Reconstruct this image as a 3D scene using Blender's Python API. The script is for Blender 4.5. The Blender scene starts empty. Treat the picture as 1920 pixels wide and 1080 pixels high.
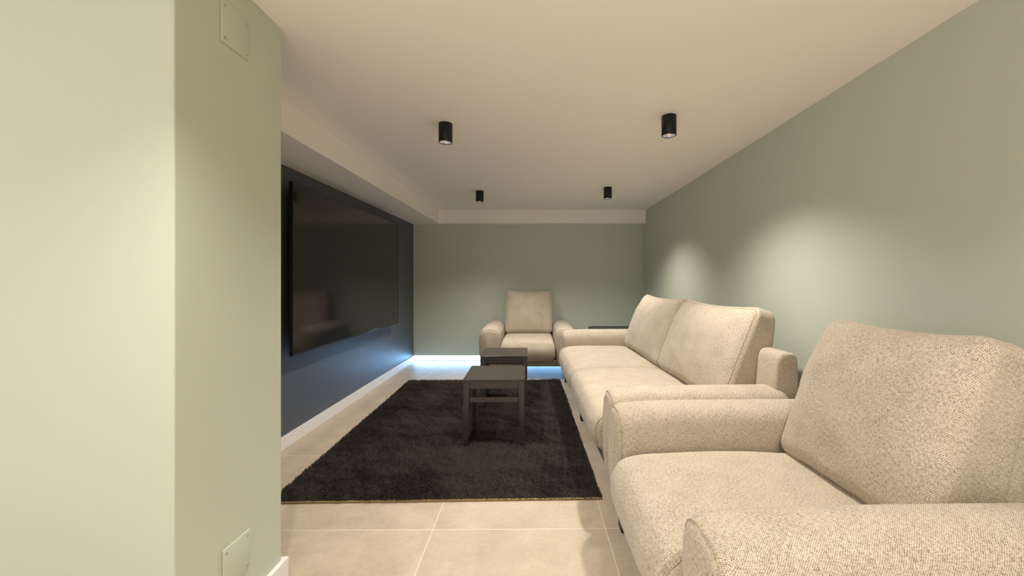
import bpy, bmesh, math, random
import numpy as np
from mathutils import Vector, Matrix, noise as mnoise

random.seed(7)
np.random.seed(7)
SC = bpy.context.scene
COL = SC.collection
R = math.radians

# ------------------------------------------------------------------ measures (metres)
EYE = 1.165          # lens height
FPX = 760.0          # focal length in pixels of a 1920 wide frame
X_LEFT = -1.735      # dark blue wall
X_RIGHT = 1.546
Y_BACK = 5.787
Z_CEIL = 2.14
Z_BEAM = 1.957
X_BEAM = -1.345
PIL_X = -0.985       # pillar side face
PIL_Y0, PIL_Y1 = 1.107, 1.575
REAR_Y = -3.2
FAR_LEFT = -2.6

# ------------------------------------------------------------------ node helpers
def mat(name):
    m = bpy.data.materials.new(name)
    m.use_nodes = True
    nt = m.node_tree
    return m, nt, nt.nodes['Principled BSDF']

def nd(nt, kind, **kw):
    n = nt.nodes.new(kind)
    for k, v in kw.items():
        if hasattr(n, k):
            setattr(n, k, v)
    return n

def math_node(nt, op, a, b=None, c=None):
    n = nt.nodes.new('ShaderNodeMath')
    n.operation = op
    for i, v in enumerate((a, b, c)):
        if v is None:
            continue
        if isinstance(v, (int, float)):
            n.inputs[i].default_value = v
        else:
            nt.links.new(v, n.inputs[i])
    return n.outputs[0]

def mix_col(nt, fac, a, b, blend='MIX'):
    n = nt.nodes.new('ShaderNodeMix')
    n.data_type = 'RGBA'
    n.blend_type = blend
    for sock, v in ((n.inputs[0], fac), (n.inputs[6], a), (n.inputs[7], b)):
        if isinstance(v, (int, float)):
            sock.default_value = v
        elif isinstance(v, tuple):
            sock.default_value = (*v, 1) if len(v) == 3 else v
        else:
            nt.links.new(v, sock)
    return n.outputs[2]

def noise_tex(nt, vec, scale, detail=3.0, rough=0.5):
    n = nt.nodes.new('ShaderNodeTexNoise')
    n.inputs['Scale'].default_value = scale
    n.inputs['Detail'].default_value = detail
    n.inputs['Roughness'].default_value = rough
    if vec is not None:
        nt.links.new(vec, n.inputs['Vector'])
    return n.outputs['Fac']

def bump(nt, bsdf, height, strength, dist):
    b = nt.nodes.new('ShaderNodeBump')
    b.inputs['Strength'].default_value = strength
    b.inputs['Distance'].default_value = dist
    nt.links.new(height, b.inputs['Height'])
    nt.links.new(b.outputs[0], bsdf.inputs['Normal'])

def plain(name, rgb, rough=0.5, metal=0.0, spec=0.5, noise_amt=0.06, noise_scale=30.0):
    m, nt, b = mat(name)
    tc = nd(nt, 'ShaderNodeTexCoord')
    f = noise_tex(nt, tc.outputs['Object'], noise_scale)
    dark = tuple(c * (1 - noise_amt) for c in rgb)
    lite = tuple(min(1, c * (1 + noise_amt)) for c in rgb)
    nt.links.new(mix_col(nt, f, dark, lite), b.inputs['Base Color'])
    b.inputs['Roughness'].default_value = rough
    b.inputs['Metallic'].default_value = metal
    b.inputs['Specular IOR Level'].default_value = spec
    return m

def paint(name, rgb, rough=0.6, spec=0.3, var=0.03, bumpiness=0.06):
    m, nt, b = mat(name)
    tc = nd(nt, 'ShaderNodeTexCoord')
    f = noise_tex(nt, tc.outputs['Object'], 2.2, 4.0)
    nt.links.new(mix_col(nt, f, tuple(c * (1 - var) for c in rgb), tuple(c * (1 + var) for c in rgb)), b.inputs['Base Color'])
    b.inputs['Roughness'].default_value = rough
    b.inputs['Specular IOR Level'].default_value = spec
    g = noise_tex(nt, tc.outputs['Object'], 160.0, 2.0)
    bump(nt, b, g, bumpiness, 0.002)
    return m

def fabric(name, light, dark, period=0.0026):
    m, nt, b = mat(name)
    uv = nd(nt, 'ShaderNodeUVMap')
    sep = nd(nt, 'ShaderNodeSeparateXYZ')
    nt.links.new(uv.outputs[0], sep.inputs[0])
    # a slight wander so that the yarns are not ruled lines
    wob = noise_tex(nt, uv.outputs[0], 55.0, 2.0)
    wobm = math_node(nt, 'MULTIPLY', math_node(nt, 'SUBTRACT', wob, 0.5), 0.0045)
    k = math.pi / period
    su = math_node(nt, 'SINE', math_node(nt, 'MULTIPLY', math_node(nt, 'ADD', sep.outputs[0], wobm), k))
    sv = math_node(nt, 'SINE', math_node(nt, 'MULTIPLY', math_node(nt, 'ADD', sep.outputs[1], wobm), k))
    p = math_node(nt, 'MULTIPLY', su, sv)                     # over / under of the basket weave
    p01 = math_node(nt, 'MULTIPLY_ADD', p, 0.5, 0.5)
    # melange: yarns dyed unevenly, drawn out along warp and weft
    mp = nd(nt, 'ShaderNodeMapping')
    mp.inputs['Scale'].default_value = (420.0, 95.0, 1.0)
    nt.links.new(uv.outputs[0], mp.inputs['Vector'])
    n1 = noise_tex(nt, mp.outputs[0], 1.0, 2.0)
    mp2 = nd(nt, 'ShaderNodeMapping')
    mp2.inputs['Scale'].default_value = (75.0, 380.0, 1.0)
    nt.links.new(uv.outputs[0], mp2.inputs['Vector'])
    n2 = noise_tex(nt, mp2.outputs[0], 1.0, 2.0)
    n3 = noise_tex(nt, uv.outputs[0], 9.0, 3.0)
    s = math_node(nt, 'ADD', math_node(nt, 'MULTIPLY', p01, 0.40), math_node(nt, 'MULTIPLY', n1, 0.65))
    s = math_node(nt, 'ADD', s, math_node(nt, 'MULTIPLY', n2, 0.55))
    s = math_node(nt, 'ADD', s, math_node(nt, 'MULTIPLY', n3, 0.15))
    ramp = nd(nt, 'ShaderNodeMapRange')
    nt.links.new(s, ramp.inputs[0])
    ramp.inputs[1].default_value = 0.66
    ramp.inputs[2].default_value = 1.00
    nt.links.new(mix_col(nt, ramp.outputs[0], dark, light), b.inputs['Base Color'])
    b.inputs['Roughness'].default_value = 0.92
    b.inputs['Specular IOR Level'].default_value = 0.15
    b.inputs['Sheen Weight'].default_value = 0.15
    b.inputs['Sheen Roughness'].default_value = 0.5
    h = math_node(nt, 'ADD', math_node(nt, 'MULTIPLY', p01, 0.7), math_node(nt, 'MULTIPLY', n1, 0.5))
    bump(nt, b, h, 0.35, 0.0010)
    return m

def tiles(name):
    m, nt, b = mat(name)
    tc = nd(nt, 'ShaderNodeTexCoord')
    mp = nd(nt, 'ShaderNodeMapping')
    mp.inputs['Rotation'].default_value = (0, 0, R(-0.5))
    nt.links.new(tc.outputs['Object'], mp.inputs['Vector'])
    sep = nd(nt, 'ShaderNodeSeparateXYZ')
    nt.links.new(mp.outputs[0], sep.inputs[0])
    pitch, gw = 0.807, 0.0022
    def edge(sock, off):
        t = math_node(nt, 'DIVIDE', math_node(nt, 'SUBTRACT', sock, off), pitch)
        f = math_node(nt, 'FRACT', math_node(nt, 'ADD', t, 100.5))
        d = math_node(nt, 'MULTIPLY', math_node(nt, 'ABSOLUTE', math_node(nt, 'SUBTRACT', f, 0.5)), pitch)
        cell = math_node(nt, 'FLOOR', math_node(nt, 'ADD', t, 100.0))
        return d, cell
    dx, cx = edge(sep.outputs[0], -0.460)
    dy, cy = edge(sep.outputs[1], 1.896)
    d = math_node(nt, 'MINIMUM', dx, dy)
    g = nd(nt, 'ShaderNodeMapRange')
    nt.links.new(d, g.inputs[0])
    g.inputs[1].default_value = gw * 0.7
    g.inputs[2].default_value = gw * 1.3
    g.inputs[3].default_value = 1.0
    g.inputs[4].default_value = 0.0
    comb = nd(nt, 'ShaderNodeCombineXYZ')
    nt.links.new(cx, comb.inputs[0]); nt.links.new(cy, comb.inputs[1])
    wn = nd(nt, 'ShaderNodeTexWhiteNoise')
    nt.links.new(comb.outputs[0], wn.inputs[0])
    # stone clouding, different in each tile
    off = nd(nt, 'ShaderNodeVectorMath'); off.operation = 'MULTIPLY_ADD'
    nt.links.new(wn.outputs[1], off.inputs[0])
    off.inputs[1].default_value = (7, 7, 7)
    nt.links.new(tc.outputs['Object'], off.inputs[2])
    n1 = noise_tex(nt, off.outputs[0], 5.0, 6.0, 0.62)
    n2 = noise_tex(nt, off.outputs[0], 38.0, 4.0, 0.6)
    s = math_node(nt, 'ADD', math_node(nt, 'MULTIPLY', n1, 0.7), math_node(nt, 'MULTIPLY', n2, 0.35))
    r = nd(nt, 'ShaderNodeMapRange')
    nt.links.new(s, r.inputs[0]); r.inputs[1].default_value = 0.36; r.inputs[2].default_value = 0.66
    stone = mix_col(nt, r.outputs[0], (0.41, 0.335, 0.255), (0.545, 0.45, 0.35))
    # a few pale flecks
    fl = noise_tex(nt, off.outputs[0], 26.0, 5.0, 0.7)
    fr = nd(nt, 'ShaderNodeMapRange')
    nt.links.new(fl, fr.inputs[0]); fr.inputs[1].default_value = 0.66; fr.inputs[2].default_value = 0.74
    stone = mix_col(nt, math_node(nt, 'MULTIPLY', fr.outputs[0], 0.35), stone, (0.70, 0.60, 0.49))
    colr = mix_col(nt, g.outputs[0], stone, (0.70, 0.61, 0.51))
    nt.links.new(colr, b.inputs['Base Color'])
    rr = math_node(nt, 'MULTIPLY_ADD', n2, 0.15, 0.33)
    nt.links.new(rr, b.inputs['Roughness'])
    b.inputs['Specular IOR Level'].default_value = 0.45
    h = math_node(nt, 'SUBTRACT', math_node(nt, 'MULTIPLY', n2, 0.15), g.outputs[0])
    bump(nt, b, h, 0.25, 0.001)
    return m

def emitter(name, rgb, strength):
    m, nt, b = mat(name)
    nt.nodes.remove(b)
    e = nd(nt, 'ShaderNodeEmission')
    e.inputs[0].default_value = (*rgb, 1)
    e.inputs[1].default_value = strength
    nt.links.new(e.outputs[0], nt.nodes['Material Output'].inputs[0])
    return m

def wood(name, a, bcol, rough):
    m, nt, b = mat(name)
    tc = nd(nt, 'ShaderNodeTexCoord')
    mp = nd(nt, 'ShaderNodeMapping')
    mp.inputs['Scale'].default_value = (4.0, 90.0, 60.0)
    nt.links.new(tc.outputs['Object'], mp.inputs['Vector'])
    f = noise_tex(nt, mp.outputs[0], 1.0, 5.0, 0.6)
    nt.links.new(mix_col(nt, f, a, bcol), b.inputs['Base Color'])
    b.inputs['Roughness'].default_value = rough
    b.inputs['Specular IOR Level'].default_value = 0.5
    bump(nt, b, f, 0.05, 0.001)
    return m

def pile_mat(name):
    m, nt, b = mat(name)
    tc = nd(nt, 'ShaderNodeTexCoord')
    f = noise_tex(nt, tc.outputs['Object'], 140.0, 2.0)
    nt.links.new(mix_col(nt, f, (0.006, 0.0047, 0.004), (0.078, 0.060, 0.050)), b.inputs['Base Color'])
    b.inputs['Roughness'].default_value = 0.75
    b.inputs['Specular IOR Level'].default_value = 0.2
    return m

SAGE = (0.525, 0.562, 0.480)
M = dict(
    sage=paint('sage_paint', SAGE, 0.55, 0.35, 0.02),
    navy=paint('dark_blue_paint', (0.086, 0.094, 0.104), 0.50, 0.4, 0.06),
    white=paint('ceiling_paint', (0.89, 0.855, 0.81), 0.75, 0.2, 0.01),
    trim=paint('white_lacquer', (0.80, 0.77, 0.76), 0.35, 0.5, 0.01, 0.0),
    plate=plain('painted_plate', (0.54, 0.56, 0.46), 0.4, 0, 0.5, 0.01),
    screw=plain('screw_steel', (0.5, 0.5, 0.46), 0.35, 0.9),
    tile=tiles('beige_stone_tile'),
    fabric=fabric('beige_melange_weave', (0.64, 0.55, 0.445), (0.185, 0.143, 0.106)),
    piping=fabric('beige_seam_cord', (0.55, 0.45, 0.35), (0.22, 0.165, 0.12), 0.004),
    base=fabric('base_cloth', (0.34, 0.29, 0.24), (0.16, 0.13, 0.10), 0.004),
    leg=plain('dark_brown_metal', (0.016, 0.012, 0.011), 0.4, 0.3),
    black=plain('matte_black_metal', (0.0065, 0.006, 0.0055), 0.5, 0.0, 0.35),
    reflector=plain('faceted_reflector', (0.80, 0.79, 0.84), 0.18, 1.0),
    lens=emitter('led_lens', (1.0, 0.97, 0.95), 40.0),
    strip=emitter('cold_led_diffuser', (0.26, 0.56, 1.0), 29.0),
    alu=plain('aluminium', (0.6, 0.62, 0.65), 0.3, 1.0),
    dark_alu=plain('dark_aluminium', (0.16, 0.17, 0.18), 0.3, 1.0),
    screen=plain('black_glass', (0.004, 0.004, 0.004), 0.10, 0.0, 0.5, 0.0),
    bezel=plain('black_plastic', (0.006, 0.006, 0.0065), 0.35, 0.0),
    wenge=wood('wenge_veneer', (0.026, 0.020, 0.017), (0.046, 0.037, 0.031), 0.30),
    tabletop=plain('black_lacquer', (0.012, 0.012, 0.013), 0.35),
    pile=pile_mat('black_shag'),
    hem=plain('jute_hem', (0.30, 0.215, 0.10), 0.9, 0, 0.2, 0.25, 300.0),
    backing=plain('rug_backing', (0.02, 0.018, 0.016), 0.95, 0, 0.1, 0.1, 200.0),
)

# ------------------------------------------------------------------ object helpers
def link(name, me, parent=None, m=None, smooth=True):
    if m is not None:
        me.materials.append(m)
    if smooth:
        me.shade_smooth()
    o = bpy.data.objects.new(name, me)
    COL.objects.link(o)
    if parent is not None:
        o.parent = parent
    return o

def tag(o, label=None, cat=None, group=None, kind=None):
    for k, v in (('label', label), ('category', cat), ('group', group), ('kind', kind)):
        if v:
            o[k] = v
    return o

def thing(name, label, cat, loc, rz=0.0, group=None):
    o = bpy.data.objects.new(name, None)
    o.empty_display_size = 0.1
    COL.objects.link(o)
    o.location = loc
    o.rotation_euler = (0, 0, rz)
    return tag(o, label, cat, group)

def mesh_from(verts, faces, name='mesh', uv=True, recalc=True):
    bm = bmesh.new()
    vs = [bm.verts.new(v) for v in verts]
    for f in faces:
        try:
            bm.faces.new([vs[i] for i in f])
        except ValueError:
            pass
    bmesh.ops.remove_doubles(bm, verts=bm.verts, dist=1e-6)
    if recalc:
        bmesh.ops.recalc_face_normals(bm, faces=bm.faces)
    return bm_to_mesh(bm, name, uv)

def bm_to_mesh(bm, name, uv=True):
    if uv:
        lay = bm.loops.layers.uv.new('UVMap')
        for f in bm.faces:
            n = f.normal
            ax = max(range(3), key=lambda i: abs(n[i]))
            a, b = ((1, 2), (0, 2), (0, 1))[ax]
            for l in f.loops:
                l[lay].uv = (l.vert.co[a], l.vert.co[b])
    me = bpy.data.meshes.new(name)
    bm.to_mesh(me)
    bm.free()
    return me

def box_bm(bm, c, s, bev=0.0, seg=2, rot=None):
    mtx = Matrix.Translation(c)
    if rot is not None:
        mtx = mtx @ rot
    mtx = mtx @ Matrix.Diagonal((*s, 1))
    g = bmesh.ops.create_cube(bm, size=1.0, matrix=mtx)
    if bev > 0:
        es = list({e for v in g['verts'] for e in v.link_edges})
        bmesh.ops.bevel(bm, geom=es, offset=bev, segments=seg, affect='EDGES', profile=0.5)
    return bm

def box(name, c, s, m, parent=None, bev=0.0, seg=2, rot=None, smooth=False):
    bm = bmesh.new()
    box_bm(bm, Vector(c), s, bev, seg, rot)
    return link(name, bm_to_mesh(bm, name), parent, m, smooth)

def span(name, lo, hi, m, parent=None, bev=0.0):
    c = [(a + b) / 2 for a, b in zip(lo, hi)]
    s = [abs(b - a) for a, b in zip(lo, hi)]
    return box(name, c, s, m, parent, bev)

def lathe(prof, n=40):
    """closed surface of revolution about z from (radius, z) points"""
    verts, faces, rings = [], [], []
    for r, z in prof:
        if r < 1e-6:
            rings.append([len(verts)]); verts.append((0, 0, z))
        else:
            rings.append(list(range(len(verts), len(verts) + n)))
            verts += [(r * math.cos(2 * math.pi * i / n), r * math.sin(2 * math.pi * i / n), z) for i in range(n)]
    for a, b in zip(rings, rings[1:]):
        for i in range(n):
            j = (i + 1) % n
            if len(a) == 1 and len(b) == 1:
                continue
            if len(a) == 1:
                faces.append((a[0], b[i], b[j]))
            elif len(b) == 1:
                faces.append((a[i], a[j], b[0]))
            else:
                faces.append((a[i], a[j], b[j], b[i]))
    return verts, faces

def catmull(pts, per=6):
    out, n = [], len(pts)
    for i in range(n):
        p0, p1, p2, p3 = (Vector(pts[(i + k) % n]) for k in (-1, 0, 1, 2))
        for s in range(per):
            t = s / per
            out.append(0.5 * ((2 * p1) + (p2 - p0) * t + (2 * p0 - 5 * p1 + 4 * p2 - p3) * t * t + (3 * p1 - p0 - 3 * p2 + p3) * t ** 3))
    return out

def even(pts, n):
    """resample a closed loop at even steps"""
    L = [0.0]
    m = len(pts)
    for i in range(m):
        L.append(L[-1] + (pts[(i + 1) % m] - pts[i]).length)
    tot, out, k = L[-1], [], 0
    for i in range(n):
        d = tot * i / n
        while L[k + 1] < d:
            k += 1
        t = (d - L[k]) / max(1e-9, L[k + 1] - L[k])
        out.append(pts[k].lerp(pts[(k + 1) % m], t))
    return out

def inset(loop, d):
    n = len(loop)
    area = sum(loop[i].x * loop[(i + 1) % n].y - loop[(i + 1) % n].x * loop[i].y for i in range(n))
    sg = 1 if area > 0 else -1
    out = []
    for i in range(n):
        t = loop[(i + 2) % n] - loop[i - 2]
        nrm = Vector((-t.y, t.x)).normalized() * sg
        out.append(loop[i] + nrm * d)
    return out

def round_extrude(loop, a0, a1, r, place, cap0=0.0, cap1=0.0, mid=24, shape=None, rings=5):
    """extrude a closed 2-D loop between a0 and a1 with rounded end edges (radius r) and caps that bulge"""
    st = []
    for i in range(7):
        ph = (math.pi / 2) * i / 6
        st.append((a0 + r * (1 - math.cos(ph)), r * (1 - math.sin(ph))))
    inner = [(a0 + r + (a1 - a0 - 2 * r) * i / mid, 0.0) for i in range(1, mid)]
    st += inner
    for i in range(7):
        ph = (math.pi / 2) * (1 - i / 6)
        st.append((a1 - r * (1 - math.cos(ph)), r * (1 - math.sin(ph))))
    n = len(loop)
    verts, faces = [], []
    rows = []
    def add_row(pts, a):
        rows.append(range(len(verts), len(verts) + n))
        for p in pts:
            w = (a - a0) / (a1 - a0)
            if shape:
                p = shape(p, w)
            verts.append(place(p.x, p.y, a))
    first = inset(loop, r); last = first
    cen = sum(loop, Vector((0, 0))) / n
    for k in range(rings, 0, -1):
        s = 1 - k / (rings + 0.6)
        add_row([cen + (p - cen) * s for p in first], a0 - cap0 * (1 - s * s))
    for a, d in st:
        add_row(inset(loop, d) if d > 1e-9 else loop, a)
    for k in range(1, rings + 1):
        s = 1 - k / (rings + 0.6)
        add_row([cen + (p - cen) * s for p in last], a1 + cap1 * (1 - s * s))
    for A, B in zip(rows, rows[1:]):
        for i in range(n):
            j = (i + 1) % n
            faces.append((A[i], A[j], B[j], B[i]))
    faces.append(tuple(rows[0])); faces.append(tuple(rows[-1]))
    return verts, faces

def tube(path, rad, n=6, closed=True):
    verts, faces = [], []
    m = len(path)
    for i, p in enumerate(path):
        t = (path[(i + 1) % m] - path[i - 1]).normalized()
        u = t.orthogonal().normalized() if abs(t.z) > 0.95 else t.cross(Vector((0, 0, 1))).normalized()
        v = t.cross(u)
        for k in range(n):
            a = 2 * math.pi * k / n
            verts.append(p + (u * math.cos(a) + v * math.sin(a)) * rad)
    for i in range(m if closed else m - 1):
        j = (i + 1) % m
        for k in range(n):
            l = (k + 1) % n
            faces.append((i * n + k, i * n + l, j * n + l, j * n + k))
    return verts, faces

def axis_steps(h, r, k, m):
    out = []
    for i in range(k):
        out.append(-h + r - r * math.tan(math.pi / 4 * (1 - i / k)))
    for i in range(m + 1):
        out.append(-(h - r) + 2 * (h - r) * i / m)
    for i in range(1, k + 1):
        out.append(h - r + r * math.tan(math.pi / 4 * i / k))
    return out

def soft_box(h, r, fn, k=4, m=(22, 8, 22)):
    """rounded box of half sizes h, corner radius r, then bent by fn(point, (a, b, c))"""
    ax = [axis_steps(h[i], r, k, m[i]) for i in range(3)]
    verts, faces = [], []
    for a in range(3):
        b, c = (a + 1) % 3, (a + 2) % 3
        for sgn in (-1, 1):
            base = len(verts)
            for u in ax[b]:
                for v in ax[c]:
                    p = [0, 0, 0]
                    p[a], p[b], p[c] = sgn * h[a], u, v
                    q = [max(-(h[i] - r), min(h[i] - r, p[i])) for i in range(3)]
                    d = Vector([p[i] - q[i] for i in range(3)])
                    if d.length > 1e-9:
                        d = d.normalized() * r
                    w = Vector(q) + d
                    verts.append(fn(w, (w.x / h[0], w.y / h[1], w.z / h[2])))
            nb, nc = len(ax[b]), len(ax[c])
            for i in range(nb - 1):
                for j in range(nc - 1):
                    s = base + i * nc + j
                    faces.append((s, s + 1, s + nc + 1, s + nc))
    return verts, faces

# ------------------------------------------------------------------ the room
def struct(o):
    o['kind'] = 'structure'
    return o

struct(span('floor', (FAR_LEFT - 0.2, REAR_Y - 0.1, -0.1), (X_RIGHT + 0.1, Y_BACK + 0.25, 0.0), M['tile']))
# keep the tile pattern's origin at the world origin
fl = bpy.data.objects['floor']
struct(span('ceiling', (FAR_LEFT - 0.2, REAR_Y - 0.1, Z_CEIL), (X_RIGHT + 0.1, Y_BACK + 0.25, Z_CEIL + 0.12), M['white']))
struct(span('wall_right', (X_RIGHT, REAR_Y - 0.1, 0), (X_RIGHT + 0.1, Y_BACK + 0.25, Z_CEIL), M['sage']))
struct(span('wall_left', (X_LEFT - 0.1, PIL_Y1, 0), (X_LEFT, Y_BACK + 0.25, Z_CEIL), M['navy']))
struct(span('wall_back', (X_LEFT, Y_BACK, 0.084), (X_RIGHT, Y_BACK + 0.06, Z_CEIL), M['sage']))
struct(span('trim_3', (X_LEFT, Y_BACK + 0.06, 0), (X_RIGHT, Y_BACK + 0.16, 0.6), M['white']))
struct(span('wall_front', (FAR_LEFT - 0.1, PIL_Y0, 0), (PIL_X, PIL_Y1, Z_CEIL), M['sage'], bev=0.004))
struct(span('trim_1', (X_LEFT, PIL_Y1, Z_BEAM), (X_BEAM, Y_BACK, Z_CEIL), M['white'], bev=0.003))
struct(span('trim_2', (X_BEAM, Y_BACK - 0.135, Z_BEAM), (X_RIGHT, Y_BACK, Z_CEIL), M['white'], bev=0.003))
struct(span('baseboard_left', (X_LEFT, PIL_Y1 + 0.02, 0), (X_LEFT + 0.014, Y_BACK, 0.09), M['trim'], bev=0.002))
struct(span('baseboard_right', (X_RIGHT - 0.014, REAR_Y, 0), (X_RIGHT, Y_BACK, 0.09), M['trim'], bev=0.002))
bm = bmesh.new()
box_bm(bm, Vector((PIL_X + 0.009, (PIL_Y0 + PIL_Y1) / 2, 0.04)), (0.018, PIL_Y1 - PIL_Y0 + 0.036, 0.08), 0.002)
box_bm(bm, Vector(((FAR_LEFT + PIL_X) / 2, PIL_Y0 - 0.009, 0.04)), (PIL_X - FAR_LEFT, 0.018, 0.08), 0.002)
box_bm(bm, Vector((PIL_X - 0.2, PIL_Y1 + 0.009, 0.04)), (0.4, 0.018, 0.08), 0.002)
struct(link('baseboard_front', bm_to_mesh(bm, 'baseboard_front'), None, M['trim'], False))

# LED strip in the slot under the back wall
t = thing('led_light_strip', 'glowing cold white light strip in the slot under the back green wall', 'light strip', ((X_LEFT + X_RIGHT) / 2, Y_BACK + 0.045, 0.0))
W = X_RIGHT - X_LEFT - 0.01
box('diffuser', (0, 0.004, 0.045), (W, 0.012, 0.062), M['strip'], t, 0.004)
box('profile', (0, 0.006, 0.007), (W, 0.016, 0.013), M['alu'], t, 0.001)

# ------------------------------------------------------------------ cover plates on the pillar
def cover_plate(y0, y1, z0, z1, label):
    cy, cz = (y0 + y1) / 2, (z0 + z1) / 2
    w, h = y1 - y0, z1 - z0
    t = thing('cover_plate', label, 'cover plate', (PIL_X, cy, cz))
    # rounded rectangle with a raised rim edge
    box('plate', (0.003, 0, 0), (0.006, w, h), M['sage'], t, 0.0028, 3, smooth=True)
    for sy in (-1, 1):
        for sz in (-1, 1):
            v, f = lathe([(0, 0.0016), (0.0022, 0.0014), (0.0042, 0.0005), (0.0046, 0.0), (0, -0.001)], 16)
            me = mesh_from([(z, x, y) for x, y, z in v], f, 'screw')
            s = link('screw', me, t, M['screw'])
            s.location = (0.0062, sy * (w / 2 - 0.013), sz * (h / 2 - 0.016))
    return t
cover_plate(1.275, 1.395, 0.178, 0.312, 'sage painted square cover plate low on the pillar, held by screws')
cover_plate(1.268, 1.392, 1.915, 2.05, 'sage painted square cover plate high on the pillar under the ceiling')

# ------------------------------------------------------------------ ceiling spotlights
def spotlight_proto():
    t = thing('ceiling_spotlight', None, 'spotlight', (0, 0, Z_CEIL))
    L, ro, ri = 0.118, 0.0425, 0.0385
    v, f = lathe([(0, 0), (ro - 0.001, 0), (ro, -0.001), (ro, -L + 0.001), (ro - 0.001, -L), (ri, -L), (ri, -L + 0.034), (0, -L + 0.034)], 48)
    link('housing', mesh_from(v, f, 'housing'), t, M['black'])
    # faceted reflector bowl
    n, rows = 24, 6
    verts, faces = [], []
    for i in range(rows + 1):
        s = i / rows
        rr = 0.012 + (ri - 0.0015 - 0.012) * math.sin(s * math.pi / 2)
        zz = -L + 0.030 - 0.027 * (1 - math.cos(s * math.pi / 2))
        for k in range(n):
            a = 2 * math.pi * (k + 0.5 * (i % 2)) / n
            verts.append((rr * math.cos(a), rr * math.sin(a), zz))
    for i in range(rows):
        for k in range(n):
            j = (k + 1) % n
            faces.append((i * n + k, i * n + j, (i + 1) * n + j, (i + 1) * n + k))
    link('reflector', mesh_from(verts, faces, 'reflector', True, False), t, M['reflector'], False)
    v, f = lathe([(0, -L + 0.024), (0.006, -L + 0.0245), (0.0115, -L + 0.028), (0.0115, -L + 0.031), (0, -L + 0.031)], 24)
    link('lens', mesh_from(v, f, 'lens'), t, M['lens'])
    li = bpy.data.lights.new('spot', 'SPOT')
    li.energy = LAMP
    li.color = LAMP_COL
    li.spot_size = R(126)
    li.spot_blend = 1.0
    li.shadow_soft_size = 0.028
    lo = bpy.data.objects.new('lamp_beam', li)
    COL.objects.link(lo)
    lo.parent = t
    lo.location = (0, 0, -L - 0.004)
    return t

LAMP = 108.0
LAMP_COL = (1.0, 0.945, 0.85)
proto = spotlight_proto()
def copy_tree(o, parent=None):
    c = o.copy(); COL.objects.link(c)
    if parent is not None:
        c.parent = parent
    for ch in list(o.children):
        copy_tree(ch, c)
    return c
SPOTS = [
    (-0.558, 2.53, 'black cylinder spotlight on the ceiling, nearer one on the television side'),
    (0.797, 2.41, 'black cylinder spotlight on the ceiling, nearer one above the long sofa'),
    (-0.606, 4.45, 'black cylinder spotlight on the ceiling, farther one on the television side'),
    (0.767, 4.27, 'black cylinder spotlight on the ceiling, farther one near the right wall'),
    (-0.54, 0.60, 'black cylinder spotlight outside the photo, beside the pillar'),
    (0.82, 0.50, 'black cylinder spotlight outside the photo, above the nearest armchair'),
    (-0.54, -1.35, 'unseen black cylinder spotlight behind the camera on the pillar side, added to brighten the ceiling'),
    (0.82, -1.40, 'unseen black cylinder spotlight behind the camera by the right wall, added to brighten the ceiling'),
    (-1.75, -1.60, 'unseen black cylinder spotlight far behind the pillar front, added to brighten the ceiling'),
]
for i, (x, y, lab) in enumerate(SPOTS):
    o = proto if i == 0 else copy_tree(proto)
    o.location = (x, y, Z_CEIL)
    if y < 1.0:
        for ch in o.children:
            if ch.type == 'LIGHT':
                ch.data = ch.data.copy()
                ch.data.energy = LAMP * (0.58 if y > 0 else 1.8 if x < -1 else 3.4)
                if y < 0:  # unseen rear lamps, added and boosted so floor bounce brightens the ceiling
                    ch.data.spot_size = R(100)
    tag(o, lab, 'spotlight', 'cylinder spotlights on the ceiling')

# ------------------------------------------------------------------ television
TV_Y0, TV_Y1, TV_Z0, TV_Z1 = 2.727, 4.838, 0.650, 1.832
tv = thing('wall_television', 'very large flat black television hung on the dark blue wall', 'television', (X_LEFT, (TV_Y0 + TV_Y1) / 2, TV_Z0))
tw, th = TV_Y1 - TV_Y0, TV_Z1 - TV_Z0
xf = -1.63 - X_LEFT          # screen plane in front of the wall
box('screen', (xf - 0.001, 0, th / 2 + 0.004), (0.004, tw - 0.012, th - 0.020), M['screen'], tv, 0.0008)
bm = bmesh.new()
box_bm(bm, Vector((xf - 0.0135, 0, th / 2)), (0.021, tw, th), 0.002)
link('casing', bm_to_mesh(bm, 'casing'), tv, M['bezel'], False)
bm = bmesh.new()
for c, s in (((xf, 0, th - 0.003), (0.006, tw, 0.006)), ((xf, -tw / 2 + 0.003, th / 2), (0.006, 0.006, th)), ((xf, tw / 2 - 0.003, th / 2), (0.006, 0.006, th))):
    box_bm(bm, Vector(c), s, 0.001)
link('bezel', bm_to_mesh(bm, 'bezel'), tv, M['bezel'], False)
tag(box('bottom_trim', (xf - 0.001, 0, 0.002), (0.010, tw, 0.004), M['dark_alu'], tv, 0.001), 'thin silver bottom trim')
box('rear_housing', (xf - 0.050, 0, th * 0.36), (0.055, tw * 0.82, th * 0.55), M['bezel'], tv, 0.012)
box('wall_bracket', (0.014, 0, th * 0.45), (0.0275, 0.7, 0.42), M['bezel'], tv, 0.002)

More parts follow.
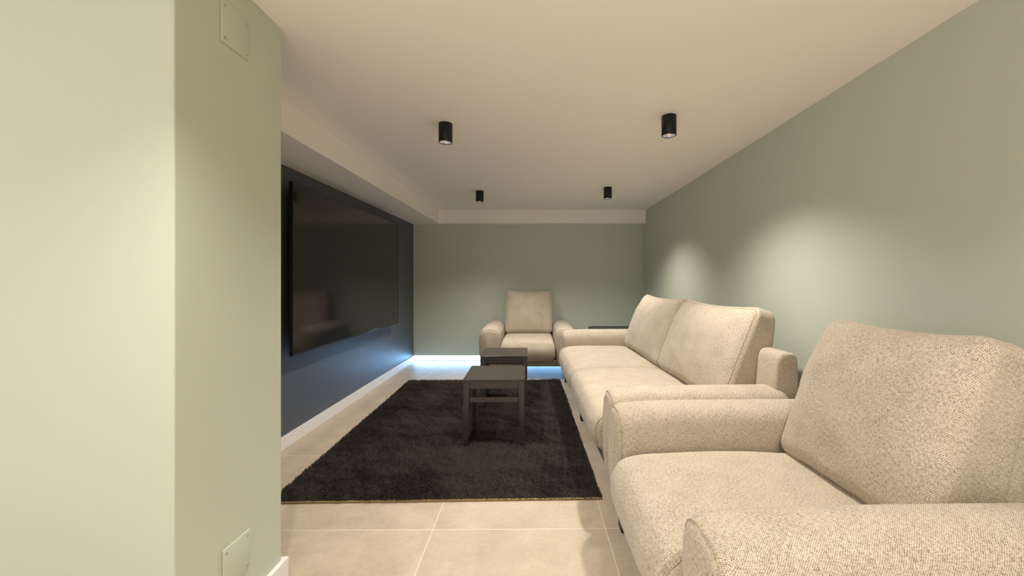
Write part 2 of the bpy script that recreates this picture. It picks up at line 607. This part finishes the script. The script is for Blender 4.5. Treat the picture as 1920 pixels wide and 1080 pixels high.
# ------------------------------------------------------------------ upholstered seating
ARM_HALF = [(0.090, 0.150), (0.108, 0.185), (0.120, 0.28), (0.127, 0.40), (0.127, 0.48), (0.117, 0.545), (0.085, 0.588), (0.042, 0.604)]
ARM = even(catmull([Vector(p) for p in ARM_HALF] + [Vector((0, 0.607))] + [Vector((-x, z)) for x, z in reversed(ARM_HALF)] + [Vector((0, 0.148))], 6), 72)
SEAT = even(catmull([Vector(p) for p in [(0.34, 0.205), (0.10, 0.200), (-0.20, 0.198), (-0.42, 0.200), (-0.475, 0.216), (-0.505, 0.262), (-0.515, 0.322),
                                         (-0.506, 0.372), (-0.472, 0.412), (-0.41, 0.434), (-0.28, 0.443), (-0.05, 0.444), (0.18, 0.440), (0.34, 0.425)]], 6), 110)
BACK = even(catmull([Vector(p) for p in [(0.500, 0.155), (0.37, 0.155), (0.360, 0.18), (0.368, 0.40), (0.400, 0.70), (0.414, 0.768), (0.440, 0.788),
                                         (0.485, 0.788), (0.510, 0.768), (0.517, 0.70), (0.515, 0.40), (0.512, 0.18)]], 6), 72)

def cushion_bender(hw, ht, hh, seed):
    def fn(p, n):
        a, b, c = n                          # across, through, up
        a, c = max(-1, min(1, a)), max(-1, min(1, c))
        x = p.x * (1 - 0.035 * max(0, c) ** 2 + 0.012 * (1 - c * c))
        z = p.z * (1 - 0.085 * (1 - a * a) if c > 0 else 1 - 0.03 * (1 - a * a))
        edge = (0.56 - 0.17 * c) * (1 - 0.30 * max(0, c) ** 4 * abs(a) ** 6)
        puff = edge + (1 - edge) * (1 - abs(a) ** 3.0) * (1 - abs(c) ** 2.6)
        y = p.y * puff
        w = 0.006 * mnoise.noise(Vector((p.x * 5 + seed, p.y * 3, p.z * 5 + seed * 2)))
        w += 0.0035 * mnoise.noise(Vector((p.x * 13 + seed, p.y * 7, p.z * 13)))
        return Vector((x, y + w * (1 if p.y > 0 else -1) * -1, z + w * 0.5))
    return fn

def seam_path(hw, hh, r, y, fn, h):
    pts = []
    for cx, cz, a0 in ((1, 1, 0), (-1, 1, 90), (-1, -1, 180), (1, -1, 270)):
        for i in range(9):
            a = R(a0 + 90 * i / 8)
            pts.append(Vector((cx * (hw - r) + r * math.cos(a), y, cz * (hh - r) + r * math.sin(a))))
        # run to the next corner
        nx = {(1, 1): (-1, 1), (-1, 1): (-1, -1), (-1, -1): (1, -1), (1, -1): (1, 1)}[(cx, cz)]
        e = pts[-1]
        f0 = Vector((nx[0] * (hw - r) + (r * math.cos(R(a0 + 90))), y, nx[1] * (hh - r) + r * math.sin(R(a0 + 90))))
        for i in range(1, 18):
            pts.append(e.lerp(f0, i / 18))
    return [fn(p, (p.x / h[0], p.y / h[1], p.z / h[2])) for p in pts]

def back_cushion(parent, cx, w, h, seed, lean=17.5, base=(0.205, 0.445), front_seam=True):
    hw, ht, hh = w / 2, 0.165, h / 2
    r = 0.060
    bend = cushion_bender(hw, ht, hh, seed)
    rot = Matrix.Rotation(R(-lean), 3, 'X')
    up = Vector((0, math.sin(R(lean)), math.cos(R(lean))))
    back = Vector((0, math.cos(R(lean)), -math.sin(R(lean))))
    cen = Vector((cx, base[0], base[1])) + up * hh + back * 0.100
    full = lambda p, n: rot @ bend(p, n) + cen
    v, f = soft_box((hw, ht, hh), r, full, 5, (34, 6, 30))
    o = link('back_cushion', mesh_from(v, f, 'back_cushion'), parent, M['fabric'])
    for y in ((-ht + 0.0176, ht - 0.0176) if front_seam else (ht - 0.0176,)):
        pv, pf = tube(seam_path(hw - 0.0176, hh - 0.0176, r - 0.018, y, full, (hw, ht, hh)), 0.0024)
        link('piping', mesh_from(pv, pf, 'piping'), o, M['piping'])
    return o

def arm(parent, cx, flip):
    place = lambda u, z, a: (cx + flip * u, a, z)
    def shape(p, w):
        # the arm tapers a little and drops towards the front
        k = 1 - 0.035 * (1 - min(1, w / 0.35)) ** 2
        return Vector((p.x, 0.15 + (p.y - 0.15) * k))
    v, f = round_extrude(ARM, -0.470, 0.455, 0.055, place, 0.016, 0.006, 26, shape)
    o = link('armrest', mesh_from(v, f, 'armrest'), parent, M['fabric'])
    loop = inset(ARM, 0.0150)
    path = [Vector(place(*shape(q, 0.02), -0.4535)) for q in loop]
    pv, pf = tube(path, 0.0028)
    link('piping', mesh_from(pv, pf, 'piping'), o, M['piping'])
    return o

def seat(parent, x0, x1, crown=0.020, seed=0):
    place = lambda y, z, a: (a, y, z)
    def shape(p, w):
        q = Vector(p)
        e = 1 - (2 * w - 1) ** 4
        if q.y > 0.40:
            q.y += crown * e * max(0.0, min(1.0, (0.36 - q.x) / 0.3))
        if q.x < -0.44:
            q.x -= 0.010 * e
        q.y += 0.004 * mnoise.noise(Vector((q.x * 4 + seed, w * 5, q.y * 4)))
        return q
    v, f = round_extrude(SEAT, x0, x1, 0.060, place, 0.006, 0.006, 30, shape, 7)
    o = link('seat_cushion', mesh_from(v, f, 'seat_cushion'), parent, M['fabric'])
    for a, sg in ((x0 + 0.0180, -1), (x1 - 0.0180, 1)):
        loop = inset(SEAT, 0.0170)
        path = [Vector(place(*shape(q, (a - x0) / (x1 - x0)), a)) for q in loop]
        pv, pf = tube(path, 0.0028)
        link('piping', mesh_from(pv, pf, 'piping'), o, M['piping'])
    return o

def leg(parent, x, y):
    bm = bmesh.new()
    box_bm(bm, Vector((x, y, 0.070)), (0.012, 0.065, 0.140), 0.002)
    box_bm(bm, Vector((x + 0.026 * (1 if x < 0 else -1), y - 0.0265, 0.070)), (0.052, 0.012, 0.140), 0.002)
    return link('leg', bm_to_mesh(bm, 'leg'), parent, M['leg'], False)

def seating(name, label, cat, loc, rz, seat_w, n, group=None, cush_h=0.615, seed=0, over=-0.01, lean=17.5, front_seam=False):
    t = thing(name, label, cat, loc, rz, group)
    half = seat_w * n / 2
    W = half + 0.252
    box('base', (0, 0.01, 0.178), (2 * W - 0.05, 0.90, 0.078), M['base'], t, 0.012, 3)
    for k in range(n):
        x0 = -half + k * seat_w
        seat(t, x0 + 0.002, x0 + seat_w - 0.002, seed=seed + k * 3.1)
    place = lambda y, z, a: (a, y, z)
    v, f = round_extrude(BACK, -half - over, half + over, 0.022, place, 0.004, 0.004, 30)
    link('backrest', mesh_from(v, f, 'backrest'), t, M['fabric'])
    arm(t, -half - 0.126, -1)
    arm(t, half + 0.126, 1)
    for k in range(n):
        back_cushion(t, -half + (k + 0.5) * seat_w, seat_w - 0.012, cush_h, seed + k * 7.7, lean, front_seam=front_seam)
    xs = [-W + 0.06, W - 0.06] if n == 1 else [-W + 0.06, 0.0, W - 0.06]
    for x in xs:
        for y in (-0.395, 0.40):
            leg(t, x, y)
    return t

seating('armchair', 'wide beige woven armchair nearest the camera, cut off by the photo edge', 'armchair',
        (0.835, 1.408, 0), R(-90 + 1.3), 0.652, 1, 'beige armchairs matching the sofa', seed=1.3)
seating('sofa', 'long beige woven two seat sofa along the right green wall', 'sofa',
        (0.805, 3.362, 0), R(-90 + 1.7), 1.11, 2, None, seed=5.2, over=0.185, front_seam=True)
seating('armchair', 'wide beige woven armchair against the back green wall, facing the camera', 'armchair',
        (-0.085, 5.235, 0), R(0), 0.652, 1, 'beige armchairs matching the sofa', seed=9.4, lean=12.0)

# ------------------------------------------------------------------ rug
RUG_Z = 0.034
rug = thing('shag_rug', 'black shaggy rug on the beige tiles under the stools', 'rug', (-0.545, 3.40, 0), R(1.45))
RW, RL = 1.735, 2.545
box('backing', (0, 0, 0.005), (RW - 0.012, RL - 0.012, 0.010), M['backing'], rug, 0.002)
tag(box('hem', (0, -RL / 2 + 0.003, 0.0065), (RW - 0.008, 0.010, 0.0085), M['hem'], rug, 0.002), 'thin straw coloured hem along the front edge')
def pile(parent):
    step = 0.0068
    nx, ny = int(RW / step), int(RL / step)
    gx, gy = np.meshgrid(np.linspace(-RW / 2, RW / 2, nx), np.linspace(-RL / 2, RL / 2, ny))
    rng = np.random.default_rng(3)
    n = gx.size
    x = gx.ravel() + rng.uniform(-0.5, 0.5, n) * step * 1.3
    y = gy.ravel() + rng.uniform(-0.5, 0.5, n) * step * 1.3
    x = np.clip(x, -RW / 2, RW / 2); y = np.clip(y, -RL / 2 + 0.005 - 0.008 * np.clip((x + 0.5) / 0.9, 0, 1), RL / 2)
    # brushed patches: the lean of the tufts follows a slow pattern
    def slow(seed, sc):
        out = np.zeros(n)
        r2 = np.random.default_rng(seed)
        for _ in range(9):
            kx, ky = r2.normal(0, sc, 2); ph = r2.uniform(0, 6.28)
            out += np.sin(kx * x * 1.0 + ky * y * 0.8 + ph)
        return out / 3.0
    cl = slow(41, 60.0); cm = slow(43, 60.0)
    lx = slow(11, 7.0) * 0.5 + cl * 0.55 + rng.normal(0, 0.35, n)
    ly = slow(23, 7.0) * 0.7 + cm * 0.55 + rng.normal(0, 0.35, n) - 0.1
    hgt = rng.uniform(0.011, 0.018, n) * (1 + 0.10 * slow(31, 9.0) + 0.14 * slow(47, 75.0))
    lx = np.where(np.abs(x) > RW / 2 - 0.012, lx * 0.5, lx)
    lean = 0.0085
    ang = rng.uniform(0, 2 * math.pi, n)
    wid = rng.uniform(0.0016, 0.0029, n)
    dx, dy = np.cos(ang) * wid, np.sin(ang) * wid
    z0 = np.full(n, 0.006)
    m1 = np.stack([x + lx * lean * 0.35, y + ly * lean * 0.35, z0 + hgt * 0.6], 1)
    m2 = np.stack([x + lx * lean * 1.0, y + ly * lean * 1.0, z0 + hgt], 1)
    b0 = np.stack([x, y, z0], 1)
    d = np.stack([dx, dy, np.zeros(n)], 1)
    e = np.stack([-dy, dx, np.zeros(n)], 1)
    # each tuft: a three-sided yarn, thick in the middle, blunt tip
    rings = []
    for c, s in ((b0, 0.8), (m1, 1.0), (m2, 0.55)):
        rings += [c + d * s, c + (-0.5 * d + 0.87 * e) * s, c + (-0.5 * d - 0.87 * e) * s]
    V = np.stack(rings, 1).reshape(-1, 3)
    base = (np.arange(n) * 9)[:, None]
    fl = []
    for r in (0, 3):
        for k in range(3):
            j = (k + 1) % 3
            fl.append(np.concatenate([base + r + k, base + r + j, base + r + 3 + j, base + r + 3 + k], 1))
    quads = np.concatenate(fl, 0)
    tips = np.concatenate([base + 6, base + 7, base + 8], 1)
    me = bpy.data.meshes.new('pile')
    nq, nt_ = len(quads), len(tips)
    me.vertices.add(len(V)); me.vertices.foreach_set('co', V.astype(np.float32).ravel())
    me.loops.add(nq * 4 + nt_ * 3)
    me.loops.foreach_set('vertex_index', np.concatenate([quads.ravel(), tips.ravel()]).astype(np.int32))
    me.polygons.add(nq + nt_)
    st = np.concatenate([np.arange(nq) * 4, nq * 4 + np.arange(nt_) * 3]).astype(np.int32)
    me.polygons.foreach_set('loop_start', st)
    me.update(calc_edges=True)
    me.validate()
    o = link('pile', me, parent, M['pile'], False)
    o['kind'] = 'stuff'
pile(rug)

# ------------------------------------------------------------------ nest of two stool tables
def stool(label, x, y, rz):
    t = thing('stool_table', label, 'stool', (x, y, RUG_Z - 0.006), rz, 'dark stool tables on the rug')
    w, d, h = 0.428, 0.452, 0.449
    box('table_top', (0, 0, h - 0.0065), (w, d, 0.013), M['wenge'], t, 0.002)
    L = 0.043
    for sx in (-1, 1):
        for sy in (-1, 1):
            bm = bmesh.new()
            cx, cy = sx * (w / 2 - L / 2 - 0.002), sy * (d / 2 - L / 2 - 0.002)
            box_bm(bm, Vector((cx, cy, (h - 0.013) / 2)), (L, L, h - 0.013), 0.0015)
            for v in bm.verts:                      # legs taper to the foot on the inner side
                k = max(0.0, 1 - v.co.z / 0.28)
                if (v.co.x - cx) * sx < 0:
                    v.co.x += sx * 0.010 * k
                if (v.co.y - cy) * sy < 0:
                    v.co.y += sy * 0.010 * k
            link('leg', bm_to_mesh(bm, 'leg'), t, M['wenge'], False)
    for sy in (-1, 1):
        box('apron', (0, sy * (d / 2 - 0.014), h - 0.013 - 0.026), (w - 2 * L - 0.004, 0.020, 0.052), M['wenge'], t, 0.001)
        box('stretcher', (0, sy * (d / 2 - 0.018), 0.305), (w - 2 * L - 0.004, 0.022, 0.034), M['wenge'], t, 0.0015)
    for sx in (-1, 1):
        box('apron', (sx * (w / 2 - 0.014), 0, h - 0.013 - 0.026), (0.020, d - 2 * L - 0.004, 0.052), M['wenge'], t, 0.001)
    return t
stool('dark wooden stool table on the rug, nearer the camera of the two', -0.289, 3.03, R(1.2))
stool('dark wooden stool table on the rug, just before the far armchair', -0.286, 3.89, R(1.0))

# ------------------------------------------------------------------ low black table in the far corner
t = thing('side_table', 'low black side table between the far armchair and the end of the sofa', 'side table', (1.02, 5.17, 0))
bm = bmesh.new()
g = bmesh.ops.create_cube(bm, size=1.0, matrix=Matrix.Translation((0, 0, 0.530)) @ Matrix.Diagonal((0.64, 0.50, 0.04, 1)))
vert_edges = [e for e in bm.edges if abs(e.verts[0].co.z - e.verts[1].co.z) > 0.01]
bmesh.ops.bevel(bm, geom=vert_edges, offset=0.10, segments=10, affect='EDGES', profile=0.5)
rim = [e for e in bm.edges if len(e.link_faces) == 2 and abs(e.link_faces[0].normal.z - e.link_faces[1].normal.z) > 0.5]
bmesh.ops.bevel(bm, geom=rim, offset=0.006, segments=3, affect='EDGES', profile=0.5)
link('table_top', bm_to_mesh(bm, 'table_top'), t, M['tabletop'], False)
for sx in (-1, 1):
    for sy in (-1, 1):
        v, f = lathe([(0, 0), (0.011, 0), (0.012, 0.003), (0.017, 0.512), (0, 0.512)], 20)
        o = link('leg', mesh_from([(x + sx * 0.24, y + sy * 0.17, z) for x, y, z in v], f, 'leg'), t, M['tabletop'])

# ------------------------------------------------------------------ camera, world, view
cam = bpy.data.cameras.new('camera')
cam.sensor_width = 36.0
cam.lens = 36.0 * FPX / 1920.0
cam.shift_x = -43.0 / 1920.0
cam.shift_y = -15.0 / 1920.0
cam.clip_start = 0.05
co = bpy.data.objects.new('camera', cam)
COL.objects.link(co)
co.location = (0, 0, EYE)
co.rotation_euler = (R(90), 0, 0)
SC.camera = co

w = bpy.data.worlds.new('world')
SC.world = w
w.use_nodes = True
w.node_tree.nodes['Background'].inputs[0].default_value = (1.0, 0.97, 0.92, 1)
w.node_tree.nodes['Background'].inputs[1].default_value = 1.5

SC.view_settings.view_transform = 'Standard'
SC.view_settings.look = 'None'
SC.view_settings.gamma = 1.0
SC.view_settings.use_curve_mapping = False
SC.view_settings.exposure = 0.0
SC.cycles.max_bounces = 10
SC.cycles.diffuse_bounces = 9
SC.cycles.use_denoising = True
